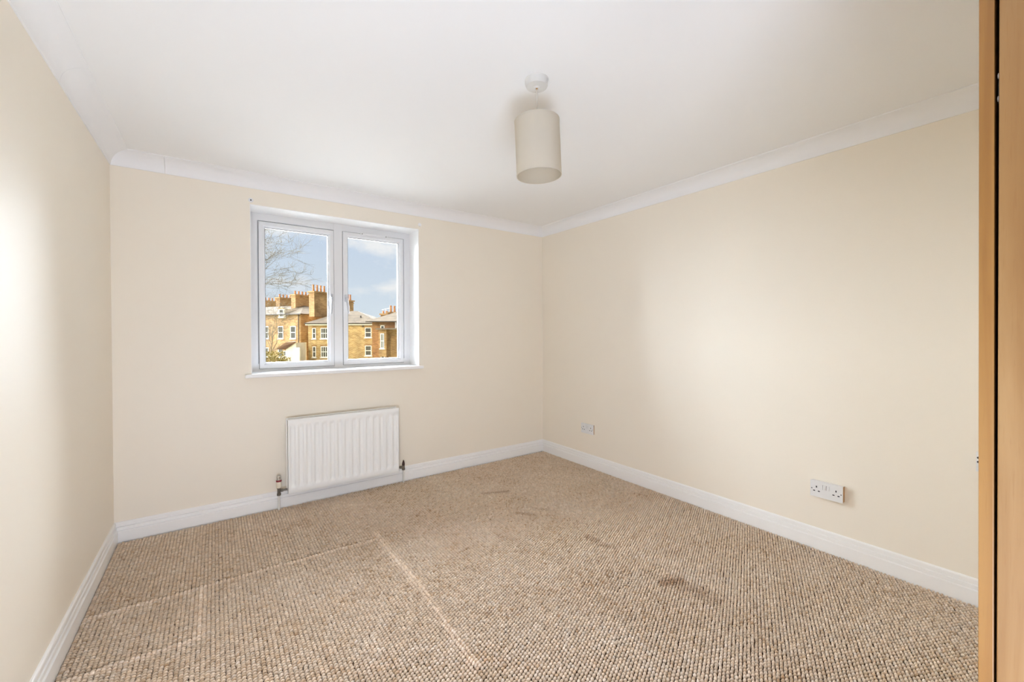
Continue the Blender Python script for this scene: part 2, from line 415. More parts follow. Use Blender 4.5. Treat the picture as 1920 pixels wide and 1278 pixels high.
bm = B((RX0, RX1, RYF + .0034, RYF + .013, RZ1 - .004, RZ1), (RX0, RX1, RYF + .0034, RYF + .013, RZ0, RZ0 + .004), (RX0, RX0 + .002, RYF, RYF + .013, RZ0 + .002, RZ1 - .002), (RX1 - .002, RX1, RYF, RYF + .013, RZ0 + .002, RZ1 - .002))
mk('panel_edge', bm, 'radiator_enamel', rad)
mk('rear_panel', B((RX0 - .003, RX1 - .004, YB - .052, YB - .040, RZ0 + .006, RZ1 + .005), bev=.003), 'radiator_enamel', rad)
mk('convector_fins', B(*[(RX0 + .03 + k * .0478, RX0 + .033 + k * .0478, RYF + .012, YB - .044, RZ0 + .03, RZ1 - .02) for k in range(15)]), 'radiator_enamel', rad)
mk('top_cover', B((RX0 + .004, RX1 - .008, RYF + .014, YB - .046, RZ1 - .028, RZ1 - .022)), 'radiator_enamel', rad)
for x in (RX0 + .012, RX1 - .05):
    mk('clip', B((x, x + .008, RYF + .018, RYF + .028, RZ1 - .022, RZ1 - .002)), 'aged_brass', rad)
for x in (RX0 + .001, RX1 - .012):
    mk('side_cover', B((x, x + .009, RYF + .012, YB - .036, RZ0 + .012, RZ1 - .008)), 'radiator_enamel', rad)
for x in (RX0 + .12, RX1 - .13):
    mk('bracket', B((x, x + .03, YB - .036, YB - .0005, RZ0 + .05, RZ1 - .06)), 'radiator_enamel', rad)
PY = YB - .050
v = mk('thermostatic_valve', lathe(lathe(bmesh.new(), [(.0105, .104), (.0125, .106), (.0125, .118), (.0095, .120), (.0095, .150), (.013, .152), (.013, .158)], (.344, PY, 0), n=20), [(.0065, .0), (.0065, .012), (.010, .013), (.010, .026), (.007, .027), (.007, .058)], (.344, PY, .136), axis='X', n=16), 'aged_brass', rad, True, 35)
mk('valve_head', lathe(bmesh.new(), [(.0150, .157), (.0165, .161), (.0165, .197), (.0155, .201)], (.344, PY, 0), n=24), 'plastic_cream', v, True, 35)
mk('red_ring', lathe(bmesh.new(), [(.0165, .199), (.0172, .201), (.0172, .208), (.0160, .210)], (.344, PY, 0), n=24), 'red_ring', v, True, 35)
mk('cap', lathe(bmesh.new(), [(.0150, .209), (.0145, .232), (.0120, .238), (.004, .239)], (.344, PY, 0), n=12), 'chrome', v)
v = mk('lockshield_valve', lathe(lathe(bmesh.new(), [(.0100, .108), (.0125, .110), (.0125, .121), (.0095, .123), (.0095, .152)], (1.216, PY, 0), n=20), [(.007, -.056), (.007, -.03), (.011, -.029), (.011, -.014), (.007, -.013), (.007, 0)], (1.216, PY, .133), axis='X', n=16), 'aged_brass', rad, True, 35)
mk('pointed_cap', lathe(bmesh.new(), [(.0105, .146), (.0110, .158), (.0085, .170), (.0045, .182), (.0015, .189)], (1.216, PY, 0), n=18), 'brown_cap', v, True, 35)
for x in (.344, 1.216):
    mk('pipe', lathe(bmesh.new(), [(.0075, -.0), (.0075, .110)], (x, PY, 0), n=16), 'pipe_paint', rad, True, 35)

# ------------------------------------------------------------------ pendant light
PX, PYY = 1.088, 1.347
pen = thing('pendant_light', (PX, PYY, ZCEIL), 'off-white fabric drum pendant light hanging from the ceiling', 'pendant light')
mat('rose_plastic', (0.70, 0.69, 0.66, 1), 0.35)
mk('ceiling_rose', lathe(bmesh.new(), [(.0485, 0), (.0485, -.004), (.0470, -.006), (.0455, -.024), (.0430, -.030), (.012, -.0315), (.008, -.036)], (PX, PYY, ZCEIL), n=40), 'rose_plastic', pen, True, 35)
mk('cord_grip', lathe(bmesh.new(), [(.0042, -.0400), (.0042, -.035)], (PX, PYY, ZCEIL), n=12), 'warm_tan', pen)
ZT, ZBm, RS = 2.070, 1.846, .0925
mk('cord', tube(bmesh.new(), [(PX, PYY, ZCEIL - .036), (PX + .0005, PYY, 2.15), (PX + .001, PYY, ZT - .02)], .0028, 8), 'cable_white', pen, True)
tilt = Matrix.Translation((PX, PYY, ZT)) @ Matrix.Rotation(math.radians(-2.2), 4, fw) @ Matrix.Translation((-PX, -PYY, -ZT))
def tm(bm):
    bmesh.ops.transform(bm, matrix=tilt, verts=bm.verts); return bm
bm = lathe(bmesh.new(), [(RS, ZBm), (RS, ZT), (RS - .0016, ZT), (RS - .0016, ZBm), (RS, ZBm)], (PX, PYY, 0), n=72, cap=False)
bmesh.ops.remove_doubles(bm, verts=bm.verts, dist=1e-6)
shade = mk('shade', tm(bm), 'shade_fabric', pen, True, 35)
for z in (ZBm + .002, ZT - .002):
    bm = lathe(bmesh.new(), [(RS + .0008, z - .0028), (RS + .0008, z + .0028), (RS - .0026, z + .0028), (RS - .0026, z - .0028), (RS + .0008, z - .0028)], (PX, PYY, 0), n=72, cap=False)
    bmesh.ops.remove_doubles(bm, verts=bm.verts, dist=1e-6)
    mk('rim', tm(bm), 'shade_fabric', shade, True, 35)
bm = bmesh.new()                                     # overlap seam of the fabric, toward the right of the drum
a0 = math.atan2(-.80, .10)
vs = [[bm.verts.new((PX + (RS + .0012) * math.cos(a0 + k * .022), PYY + (RS + .0012) * math.sin(a0 + k * .022), z)) for z in (ZBm + .001, ZT - .001)] for k in range(6)]
for a, b in zip(vs, vs[1:]): bm.faces.new((a[0], b[0], b[1], a[1]))
mk('seam', tm(bm), 'shade_fabric', shade, True)
bm = lathe(bmesh.new(), [(.017, ZT - .065), (.019, ZT - .045), (.014, ZT - .015), (.006, ZT - .004)], (PX, PYY, 0), n=20)
mk('lamp_holder', tm(bm), 'plastic_white', pen, True, 35)
bm = bmesh.new()
for k in range(3):
    a = k * 2 * math.pi / 3 + .4
    tube(bm, [(PX + .016 * math.cos(a), PYY + .016 * math.sin(a), ZT - .04), (PX + .05 * math.cos(a), PYY + .05 * math.sin(a), ZT - .03), (PX + (RS - .002) * math.cos(a), PYY + (RS - .002) * math.sin(a), ZT - .003)], .0015, 6)
mk('spider_frame', tm(bm), 'plastic_white', pen, True)

# ------------------------------------------------------------------ sockets on the right wall
def socket(yc, zc, thick, label):
    r = thing('double_socket', (XR, yc, zc), label, 'socket', group='double sockets on the right wall')
    t = thick
    mk('back_box', B((XR - t + .006, XR - .0002, yc - .0715, yc + .0715, zc - .0415, zc + .0415), bev=.002), 'plastic_white', r)
    mk('shaded_side', B((XR - t + .008, XR - .001, yc - .0725, yc - .0712, zc - .0405, zc + .0405)), 'warm_tan', r)  # tan strip colours in the shade and wood bounce on the white box side
    fp = mk('face_plate', B((XR - t, XR - t + .0075, yc - .0735, yc + .0735, zc - .0435, zc + .0435), bev=.002), 'plastic_white', r)
    for s in (-1, 1):
        sw = bmesh.new(); box(sw, XR - t - .004, XR - t + .001, yc + s * .0085 - .0055, yc + s * .0085 + .0055, zc + .004, zc + .027, bev=.0015)
        bmesh.ops.rotate(sw, verts=sw.verts, cent=(XR - t, yc, zc + .0155), matrix=Matrix.Rotation(math.radians(7), 3, 'Y'))
        q = mk('switch_rocker', sw, 'plastic_white', r)
        mk('rocker_gap', B((XR - t - .0004, XR - t + .0005, yc + s * .0085 + .0052, yc + s * .0085 + .0072, zc + .003, zc + .028)), 'dark_slot', r)
        oc = yc + s * .044
        for dy, dz, hy, hz in ((0, .012, .0027, .0048), (-.0111, -.0105, .0046, .0026), (.0111, -.0105, .0046, .0026)):
            mk('pin_hole', B((XR - t - .0003, XR - t + .001, oc + dy - hy, oc + dy + hy, zc + dz - hz, zc + dz + hz)), 'dark_slot', fp)
        mk('fixing_screw', lathe(bmesh.new(), [(.0030, -.0004), (.0030, .001)], (XR - t, yc + s * .0660, zc), axis='X', n=12), 'gasket', fp)
socket(2.625, .345, .016, 'small-looking white double socket nearest the far room corner')
socket(.842, .342, .030, 'white double socket on a thick white box with shade-tinted side nearest the wardrobe')
r = thing('aerial_outlet', (XR, .26, .635), 'small white wall outlet half hidden behind the wardrobe edge', 'outlet')
fp = mk('face_plate', B((XR - .012, XR - .0003, .215, .303, .592, .676), bev=.002), 'plastic_white', r)
for z in (.652, .634):
    mk('port', lathe(bmesh.new(), [(.0045, -.0015), (.0045, .001)], (XR - .012, .296, z), axis='X', n=12), 'dark_slot', fp)
mk('cable', tube(bmesh.new(), [(XR - .012, .292, .634), (XR - .03, .290, .625), (XR - .034, .286, .600), (XR - .02, .27, .56), (XR - .012, .20, .50)], .0025, 8), 'cable_white', r, True)

# ------------------------------------------------------------------ fitted wardrobe at the right edge
ward = thing('wardrobe', (XWD, 0, 0), 'beech veneer fitted wardrobe at the right edge of the view', 'wardrobe')
SPY0, SPY1 = .0900, .1055
sp = bmesh.new(); box(sp, XWD, XP - .002, SPY0, SPY1, 0.0, ZCEIL - .002, bev=.0008)
bmesh.ops.transform(sp, matrix=Matrix.Translation((0, 0, 1.2)) @ Matrix.Rotation(-.0042, 4, 'X') @ Matrix.Translation((0, 0, -1.2)), verts=sp.verts)
mk('side_panel', sp, 'beech_edge', ward)
door_w = .46
for k in range(4):
    y1 = .0862 - k * (door_w + .004); y0 = y1 - door_w
    d = bmesh.new(); box(d, XWD + .0005, XWD + .0185, y0, y1, .085, ZCEIL - .03, bev=.0012)
    if k == 0:
        bmesh.ops.transform(d, matrix=Matrix.Translation((0, 0, 1.2)) @ Matrix.Rotation(-.0024, 4, 'X') @ Matrix.Translation((0, 0, -1.2)), verts=d.verts)
    dr = mk('door', d, 'beech', ward)
    hy = y0 + .05 if k % 2 == 0 else y1 - .05
    kb = bmesh.new(); tube(kb, [(XWD, hy, .98), (XWD - .025, hy, .985), (XWD - .025, hy, 1.115), (XWD, hy, 1.12)], .005, 10)
    mk('handle', kb, 'chrome', dr, True, 50)
hg = mk('hinge', B((XWD + .019, XWD + .034, .080, .0895, 1.545, 1.590)), 'gasket', ward)
for z in (1.548, 1.582):
    bm = bmesh.new(); bmesh.ops.create_uvsphere(bm, u_segments=12, v_segments=8, radius=1)
    bmesh.ops.transform(bm, matrix=Matrix.Translation((XWD + .010, .0884, z)) @ Matrix.Diagonal((.003, .0012, .0045, 1)), verts=bm.verts)
    mk('screw', bm, 'plastic_white', hg, True)
mk('carcass_back', B((XP - .012, XP - .002, YR, SPY0, 0, ZCEIL - .002)), 'dark_inside', ward)
mk('gap_shade', B((XWD + .036, XP - .014, SPY0 - .014, SPY0 - .003, .09, ZCEIL - .06)), 'dark_inside', ward)  # near-black sheet that paints the inner shade behind the door gap
mk('plinth', B((XWD + .03, XWD + .046, YR, SPY0, 0, .082)), 'beech', ward)
mk('top_rail', B((XWD + .0005, XWD + .0185, YR, SPY0 - .006, ZCEIL - .028, ZCEIL - .002)), 'beech', ward)

# ------------------------------------------------------------------ carpet of looped yarn
def seg_d(px, py, ax, ay, bx, by):
    dx, dy = bx - ax, by - ay
    t = np.clip(((px - ax) * dx + (py - ay) * dy) / (dx * dx + dy * dy), 0, 1)
    return np.hypot(px - ax - t * dx, py - ay - t * dy)
def vnoise(px, py, cell, seed):
    g = np.random.default_rng(seed).random((64, 64))
    u, v = px / cell + 20, py / cell + 20
    i, j = np.floor(u).astype(int), np.floor(v).astype(int); fu, fv = u - i, v - j
    fu, fv = fu * fu * (3 - 2 * fu), fv * fv * (3 - 2 * fv)
    G = lambda a, b: g[a % 64, b % 64]
    return (G(i, j) * (1 - fu) + G(i + 1, j) * fu) * (1 - fv) + (G(i, j + 1) * (1 - fu) + G(i + 1, j + 1) * fu) * fv
def carpet():
    px_, py_ = .0150, .0140
    X0, X1, YA, YE = XL + .020, XR - .020, .02, YB - .020
    nx, ny = int((X1 - X0) / px_), int((YE - YA) / py_)
    ii, jj = np.meshgrid(np.arange(nx), np.arange(ny))
    x = X0 + (ii + .5) * px_; y = YA + (jj + .25 + .5 * (ii % 2)) * py_
    x = x.ravel() + rng.normal(0, .0007, x.size); y = y.ravel() + rng.normal(0, .0007, y.size)
    keep = ~((x > XWD - .01) & (y < .12)) & (np.hypot(x - .344, y - YB + .05) > .012) & (np.hypot(x - 1.216, y - YB + .05) > .012); x, y = x[keep], y[keep]; n = x.size
    # creases and dents left by furniture
    h = np.zeros(n); worn = np.zeros(n)
    wob = .012 * (vnoise(x, y, .09, 3) - .5)
    for (ax, ay, bx, by, amp, wd) in ((-.45, 2.445, .74, 2.41, .0050, .014), (.765, 2.50, .775, 1.80, .0070, .017), (.775, 1.80, .755, 1.28, .006, .016), (-.055, 2.43, -.058, 2.05, .0055, .014), (-.46, 2.05, -.06, 2.035, .005, .013)):
        e = np.exp(-(seg_d(x + wob, y + wob, ax, ay, bx, by) / wd) ** 2)
        h += amp * e; worn = np.maximum(worn, e)
    for (ax, ay, bx, by, amp, wd) in ((-.45, 2.463, .74, 2.432, -.0070, .011), (1.53, 1.285, 1.84, 1.29, -.007, .011), (-.46, 2.070, -.06, 2.055, -.006, .010), (1.62, 2.64, 1.78, 2.57, -.006, .011)):
        h += amp * np.exp(-(seg_d(x + wob, y + wob, ax, ay, bx, by) / wd) ** 2)
    stain = np.zeros(n)
    for (ax, ay, bx, by, amp, wd) in ((1.74, 1.185, 1.81, 1.165, .85, .035), (1.78, 1.13, 1.80, .98, .40, .045), (1.765, 1.72, 1.785, 1.55, .50, .028), (1.625, 2.22, 1.69, 2.13, .50, .024), (1.75, 2.22, 1.80, 2.16, .30, .02), (1.62, 2.64, 1.78, 2.57, .55, .022),
                                      (1.98, 1.36, 2.03, 1.30, .25, .03), (1.37, 2.0, 1.40, 1.75, .12, .05)):
        d = seg_d(x + 2 * wob, y - 2 * wob, ax, ay, bx, by)
        stain = np.maximum(stain, amp * np.exp(-(d / wd) ** 2.5) * (.55 + .75 * vnoise(x, y, .035, 21)).clip(0, 1))
        h -= .0025 * amp * np.exp(-(d / wd) ** 4)
    # yarn colour
    pal = np.array([(.600, .474, .352), (.640, .526, .412), (.515, .378, .252), (.410, .270, .156), (.680, .578, .476)])
    big = vnoise(x, y, .16, 5) * .6 + vnoise(x, y, .05, 6) * .4
    fl = vnoise(x, y, .02, 8)
    pick = np.clip(rng.normal(.60, .13, n) + (big - .5) * .40 + (fl - .5) * .14, 0, 1.2)
    idx = np.select([pick < .20, pick < .40, pick < .68, pick < .88], [3, 2, 0, 1], 4)
    c = pal[idx] * rng.uniform(.90, 1.10, (n, 1))
    c = c * 1.10
    c = c * (1 + .22 * worn[:, None]) + worn[:, None] * np.array((.0, .015, .03))
    c = c * (1 - stain[:, None] * (1 - np.array((.42, .26, .12))))
    # loop mesh: base ring, shoulder ring, crown
    m = 7
    ang = np.linspace(0, 2 * np.pi, m, endpoint=False)
    rx = px_ * .570 * rng.uniform(.92, 1.08, n); ry = py_ * .430 * rng.uniform(.92, 1.08, n)
    th = rng.normal(.18, .20, n); ct, st = np.cos(th), np.sin(th)
    hh = .0100 * rng.uniform(.85, 1.12, n) + h
    def ringv(s, z):
        ex = rx[:, None] * s * np.cos(ang); ey = ry[:, None] * s * np.sin(ang)
        return np.stack([x[:, None] + ex * ct[:, None] - ey * st[:, None], y[:, None] + ex * st[:, None] + ey * ct[:, None], np.broadcast_to(z[:, None], ex.shape)], -1)
    lean = rng.normal(0, .0008, (n, 2))
    crown = np.stack([x + lean[:, 0], y + lean[:, 1], .002 + hh], -1)[:, None, :]
    V = np.concatenate([ringv(.92, np.full(n, .0005)), ringv(1.0, .002 + hh * .42), ringv(.62, .002 + hh * .86), crown], 1)
    per = 3 * m + 1
    V = V.reshape(-1, 3)
    base = (np.arange(n) * per)[:, None]
    k = np.arange(m); k2 = (k + 1) % m
    quads = np.concatenate([np.stack([k, k2, m + k2, m + k], -1).reshape(-1), np.stack([m + k, m + k2, 2 * m + k2, 2 * m + k], -1).reshape(-1)])
    tris = np.stack([2 * m + k, 2 * m + k2, np.full(m, 3 * m)], -1).reshape(-1)
    loops = np.concatenate([base + quads, base + tris], 1)
    lt = np.tile(np.concatenate([np.full(2 * m, 4), np.full(m, 3)]), n)
    ls = np.concatenate([[0], np.cumsum(lt)[:-1]])
    me = bpy.data.meshes.new('carpet')
    me.vertices.add(len(V)); me.vertices.foreach_set('co', V.ravel().astype(np.float32))
    me.loops.add(loops.size); me.loops.foreach_set('vertex_index', loops.ravel().astype(np.int32))
    me.polygons.add(len(lt)); me.polygons.foreach_set('loop_start', ls.astype(np.int32))
    me.polygons.foreach_set('use_smooth', np.ones(len(lt), bool))
    me.update(calc_edges=True)
    at = me.color_attributes.new('yarn', 'FLOAT_COLOR', 'POINT')
    shade_v = np.ones(per)
    C = np.ones((n, per, 4), np.float32); C[:, :, :3] = c[:, None, :] * shade_v[None, :, None]
    at.data.foreach_set('color', C.ravel())
    me.materials.append(MATS['carpet'])
    o = bpy.data.objects.new('carpet', me); COL.objects.link(o); ROOT[o.name] = Matrix.Identity(4)
    return tag(o, 'brown and beige looped carpet with stains and furniture creases', 'carpet', kind='stuff')
carpet()

# ------------------------------------------------------------------ outside: gardens and houses across the way
ZG = -3.6
def uw(u, wd, z):                       # right / forward / up seen from the room  ->  world
    return Vector((u * math.cos(YAW) + wd * math.sin(YAW), -u * math.sin(YAW) + wd * math.cos(YAW), z))
def px(x, y, wd):                       # image column and row at a forward distance -> (u, z)
    return ((x - 960.8) * wd / F_PX, EYE + (623.3 - y) * wd / F_PX)
tag(mk('garden_ground', B((-90, 60, Y1 + .02, 140, ZG - .3, ZG)), 'lawn'), 'rough grass of the back gardens below the houses', 'ground', kind='structure')

mat('pale_bounce', lin(226, 222, 214), 0.9, spec=0.2, noise=((0.6, 0.6, 0.6), lin(206, 201, 192), 0.8, 4))  # for an unseen slab added outside to bounce daylight up to the ceiling
tag(mk('bounce_slab', B((-26, 26, Y1 + .02, 22, ZG, ZG + .03)), 'pale_bounce'), 'added unseen pale light-bouncing slab at the foot of the window wall', 'reflector', kind='structure')

class House:
    """frame: local x along the front, local y away from the viewer, z up; origin at a front corner on the ground"""
    def __init__(s, name, u, wd, ang, label):
        p = uw(u, wd, ZG)
        s.r = thing(name, tuple(p), label, 'house', rot=(0, 0, -YAW + ang), group='brick houses across the gardens')
        s.M = ROOT[s.r.name]
    def part(s, name, bm, m, parent=None, smooth=False):
        bmesh.ops.transform(bm, matrix=s.M, verts=bm.verts)
        return mk(name, bm, m, parent or s.r, smooth)
    def poly(s, name, verts, faces, m, parent=None):
        bm = bmesh.new(); vs = [bm.verts.new(v) for v in verts]
        for f in faces: bm.faces.new([vs[i] for i in f])
        return s.part(name, bm, m, parent)
    def hip(s, x0, x1, y0, y1, z, zr, rx0, rx1, ry, m, over=.35, th=.14):
        x0, x1, y0, y1 = x0 - over, x1 + over, y0 - over, y1 + over
        vs = [(x0, y0, z), (x1, y0, z), (x1, y1, z), (x0, y1, z), (x0, y0, z + th), (x1, y0, z + th), (x1, y1, z + th), (x0, y1, z + th), (rx0, ry, zr), (rx1, ry, zr)]
        return s.poly('roof', vs, [(3, 2, 1, 0), (0, 1, 5, 4), (1, 2, 6, 5), (2, 3, 7, 6), (3, 0, 4, 7), (4, 5, 9, 8), (5, 6, 9), (6, 7, 8, 9), (7, 4, 8)], m)
    def window(s, x0, x1, z0, z1, y=0.0, bars=0, side=None):
        """sash window on the front (side=None) or on a plane x=side"""
        T = (lambda a: a) if side is None else None
        def bx_(bm, a0, a1, d0, d1, c0, c1):
            if side is None: box(bm, a0, a1, y + d0, y + d1, c0, c1)
            else: box(bm, side + d0, side + d1, a0, a1, c0, c1)
        f = .10; bm = bmesh.new(); mid = (z0 + z1) / 2
        bx_(bm, x0, x0 + f, -.05, .08, z0, z1); bx_(bm, x1 - f, x1, -.05, .08, z0, z1); bx_(bm, x0 + f, x1 - f, -.05, .08, z1 - f, z1); bx_(bm, x0 + f, x1 - f, -.05, .08, z0, z0 + f); bx_(bm, x0 + f, x1 - f, -.045, .08, mid - .05, mid + .05)
        for b in range(bars):
            xb = x0 + (x1 - x0) * (b + 1) / (bars + 1); bx_(bm, xb - .03, xb + .03, -.04, .06, z0 + f, z1 - f)
        fr = s.part('window', bm, 'sash_white')
        bm = bmesh.new(); bx_(bm, x0 + f * .6, x1 - f * .6, -.005, .02, z0 + f * .6, z1 - f * .6); s.part('pane', bm, 'far_glass', fr)
        bm = bmesh.new(); bx_(bm, x0 - .12, x1 + .12, -.14, .02, z0 - .14, z0); s.part('sill', bm, 'white_render', fr)
        bm = bmesh.new(); bx_(bm, x0 - .15, x1 + .15, -.012, .02, z1, z1 + .22); s.part('lintel', bm, 'tan_brick', fr)
    def stack(s, x0, x1, y0, y1, z0, z1, pots, m='brown_brick', poth=.9, along='x'):
        bm = B((x0, x1, y0, y1, z0, z1), (x0 - .08, x1 + .08, y0 - .08, y1 + .08, z1 - .55, z1 - .42), (x0 - .16, x1 + .16, y0 - .16, y1 + .16, z1 - .22, z1))
        c = s.part('chimney', bm, m)
        for k in range(pots):
            t = (k + .5) / pots
            p = (x0 + (x1 - x0) * t, (y0 + y1) / 2) if along == 'x' else ((x0 + x1) / 2, y0 + (y1 - y0) * t)
            s.part('chimney_pot', lathe(bmesh.new(), [(.17, 0), (.13, poth * .85), (.16, poth * .88), (.16, poth)], (p[0], p[1], z1), n=12), 'terracotta', c)

# house with the hipped roof, front square to the view
hb = House('brick_house', px(578, 0, 63)[0], 63, 0, 'yellow brick house with hipped slate roof behind the window mullion')
u0 = px(578, 0, 63)[0]
EZ = px(0, 606, 63)[1] - ZG
Wb = -20.2 - u0
hb.part('wall', B((0, Wb, 0, 8, 0, EZ)), 'yellow_brick')
hb.hip(0, Wb, 0, 8, EZ, px(0, 582, 67)[1] - ZG, px(648, 0, 67)[0] - u0, px(671, 0, 67)[0] - u0, 4, 'slate')
hb.part('fascia', B((-.3, Wb + .3, -.3, -.22, EZ - .20, EZ - .02)), 'sash_white')
hb.part('gutter', B((-.38, Wb + .38, -.46, -.33, EZ + .0, EZ + .14)), 'gutter_dark')
for (xa, xb, ya, yb, br) in ((585.8, 592.3, 613.5, 633.5, 0), (601.5, 614.5, 613.5, 633.5, 2), (585.8, 592.3, 648, 668.5, 0), (601.5, 614.5, 648, 668.5, 2), (684.4, 696.5, 613, 631.5, 0), (684.4, 696.5, 646.8, 665.6, 0), (630, 643, 613, 632, 1)):
    hb.window(px(xa, 0, 63)[0] - u0, px(xb, 0, 63)[0] - u0, px(0, yb, 63)[1] - ZG, px(0, ya, 63)[1] - ZG, bars=br)
hb.part('roof_vent', lathe(bmesh.new(), [(.10, 0), (.10, .45), (.14, .46), (.14, .55)], (px(676, 0, 64.5)[0] - u0, 1.6, EZ + .75), n=10), 'gutter_dark')
for x, y in ((681, 610.5), (703, 610.5)):
    a = px(x, y, 63); hb.part('air_vent', B((a[0] - u0 - .14, a[0] - u0 + .14, -.02, .02, a[1] - ZG - .1, a[1] - ZG + .1)), 'gutter_dark')

# terrace turned forty-five degrees, running away to the left
P0 = (px(564, 0, 66)[0], 66)
ang = math.atan2(.36, -.93)             # direction of its long front in the view frame
ta = House('terraced_house', P0[0], P0[1], ang - math.pi, 'long brown brick terrace with many chimney stacks seen in left pane')
# local x runs back along the end wall's opposite: local -x = along the terrace, local y = across it
TE = px(0, 588, 66)[1] - ZG; TD = 9.0; TL = 30.0; TR_ = px(0, 571, 71)[1] - ZG
ta.part('wall', B((-TL, 0, 0, TD, 0, TE)), 'tan_brick')
ta.hip(-TL, 0, 0, TD, TE, TR_, -TL + 4, -4.2, TD / 2, 'slate', over=.3)
ta.part('gutter', B((-TL, .42, -.42, -.30, TE, TE + .13)), 'gutter_dark')
ta.part('drainpipe', tube(bmesh.new(), [(-.35, -.12, 0), (-.35, -.12, TE)], .07, 8), 'gutter_dark')
for k, (x0, bar) in enumerate(((-2.2, 0), (-4.9, 0), (-8.2, 0), (-11.4, 1), (-15.0, 0), (-18.4, 1))):
    ta.window(x0, x0 + 1.15, px(0, 633, 68)[1] - ZG, px(0, 610, 68)[1] - ZG, bars=bar)
    ta.window(x0, x0 + 1.15, px(0, 668, 68)[1] - ZG, px(0, 650, 68)[1] - ZG, bars=bar)
# dormer
dz = TE - .55
ta.part('dormer', B((-4.5, -3.1, -.25, 2.2, dz, dz + 1.55)), 'white_render'); ta.window(-4.3, -3.3, dz + .2, dz + 1.45, y=-.28)
Minv = ta.M.inverted()
def tl(x, wd):                          # image column at distance -> local xy of the terrace
    p = Minv @ uw(px(x, 0, wd)[0], wd, ZG); return p.x, p.y
for x, wd, ytop, hw, hd, pots, al, pt in ((598.5, 67.0, 546, .55, 1.45, 4, 'y', 1.05), (564, 71.9, 551.5, .5, 1.45, 4, 'y', .6), (535, 77.9, 557, .5, 1.5, 4, 'y', .6), (508, 84, 562.5, .5, 1.5, 4, 'y', .6), (581, 76, 556, .4, .5, 2, 'y', .5), (655, 72.2, 562, .45, .55, 2, 'y', 1.0)):
    a, b = tl(x, wd); zt = px(0, ytop, wd)[1] - ZG
    ta.stack(a - hw, a + hw, b - hd, b + hd, TE - .4, zt, pots, along=al, poth=pt, m='tan_brick')

# house on the right with a flat-roofed bay
wc = 57.0
uc = px(698, 0, wc)[0]
hc = House('bay_house', uc, wc, 0, 'brown brick house with flat-roofed bay at right pane edge')
CE = px(0, 603, wc)[1] - ZG
hc.part('wall', B((0, 7.5, 0, 8, 0, CE)), 'brown_brick')
hc.hip(0, 7.5, 0, 8, CE, px(0, 577, wc + 4)[1] - ZG, 4.0, 4.4, 4, 'slate', over=.6)
hc.part('gutter', B((-.68, 8.2, -.72, -.60, CE, CE + .12)), 'gutter_dark')
def cx_(x): return px(x, 0, wc)[0] - uc
def cz_(y): return px(0, y, wc)[1] - ZG
hc.window(cx_(713.5), cx_(721), cz_(630), cz_(609))
hc.part('bay', B((cx_(719.5), cx_(733.5), -2.2, 0, cz_(666), cz_(617)), (cx_(733.5), 6.5, -1.2, 0, 0, cz_(617))), 'tan_brick')
hc.part('flat_roof', B((cx_(715.5), 6.8, -2.5, .2, cz_(617), cz_(614.5))), 'lead')
hc.window(cx_(722.8), cx_(729.6), cz_(651), cz_(624), y=-2.2, bars=1)
hc.part('door_surround', B((cx_(714), cx_(715.3), -.12, .05, 0, cz_(650)), (cx_(715.3), cx_(721), -.10, .05, cz_(663.5), cz_(661.5)), (cx_(720.2), cx_(721), -.10, .05, 0, cz_(650))), 'sash_white')
hc.part('door_glass', B((cx_(715.3), cx_(720.2), -.06, .05, 0, cz_(650))), 'far_glass')
hc.part('side_window', B((cx_(741), cx_(744), -.08, .05, cz_(614), cz_(600))), 'sash_white')
for x, yt, hh in ((733, 584, .95), (740, 584, .9)):
    a = px(x, yt, wc + 5); hc.stack(a[0] - uc - .35, a[0] - uc + .35, 4.6, 5.4, CE, a[1] - ZG, 1, poth=hh, m='tan_brick')
a = px(722, 587, wc + 5); hc.stack(a[0] - uc - .5, a[0] - uc + .5, 4.6, 5.4, CE, a[1] - ZG, 2, poth=.4, m='tan_brick')
a = px(724, 577, wc + 5)
bm = tube(bmesh.new(), [(a[0] - uc, 5, CE + .5), (a[0] - uc, 5, a[1] - ZG)], .03, 6)
tube(bm, [(a[0] - uc - .6, 5, a[1] - ZG - .2), (a[0] - uc + .5, 5, a[1] - ZG)], .025, 6)
hc.part('roof_aerial', bm, 'plastic_white')

# white lean-to in front of the terrace
we = 60.0
ue = px(536, 0, we)[0]
le = House('lean_to', ue, we, 0, 'white rendered lean-to with brown tiled roof before the terrace')
lz = lambda y: px(0, y, we)[1] - ZG
lx = lambda x: px(x, 0, we)[0] - ue
le.poly('wall', [(0, 0, 0), (lx(555), 0, 0), (lx(555), 0, lz(641)), (0, 0, lz(652)), (0, 3, 0), (lx(555), 3, 0), (lx(555), 3, lz(641)), (0, 3, lz(652))], [(0, 1, 2, 3), (5, 4, 7, 6), (4, 0, 3, 7), (1, 5, 6, 2), (3, 2, 6, 7)], 'white_render')
le.poly('roof', [(lx(519), -.1, lz(653.5)), (lx(536), -.1, lz(653.5)), (lx(556), -.1, lz(640)), (lx(536), -.1, lz(640)),
                 (lx(519), -.1, lz(652)), (lx(536), -.1, lz(652)), (lx(556), -.1, lz(638.8)), (lx(536), 2.4, lz(638.5))], [(0, 1, 5, 4), (1, 2, 6, 5), (4, 5, 6, 7), (0, 4, 7, 3), (0, 3, 2, 1), (3, 7, 6, 2)], 'brown_tile')
le.part('side_wall', B((lx(521), 0, 1.2, 1.5, 0, lz(654))), 'white_render')
for x in (523, 529):
    le.window(lx(x), lx(x + 5), lz(676), lz(656.5), y=1.18)
le.part('glazed_door', B((lx(556.5), lx(561), -.02, .1, 0, lz(651))), 'sash_white')
le.part('garden_wall', B((lx(555), lx(562), .0, .35, 0, lz(650))), 'white_render')

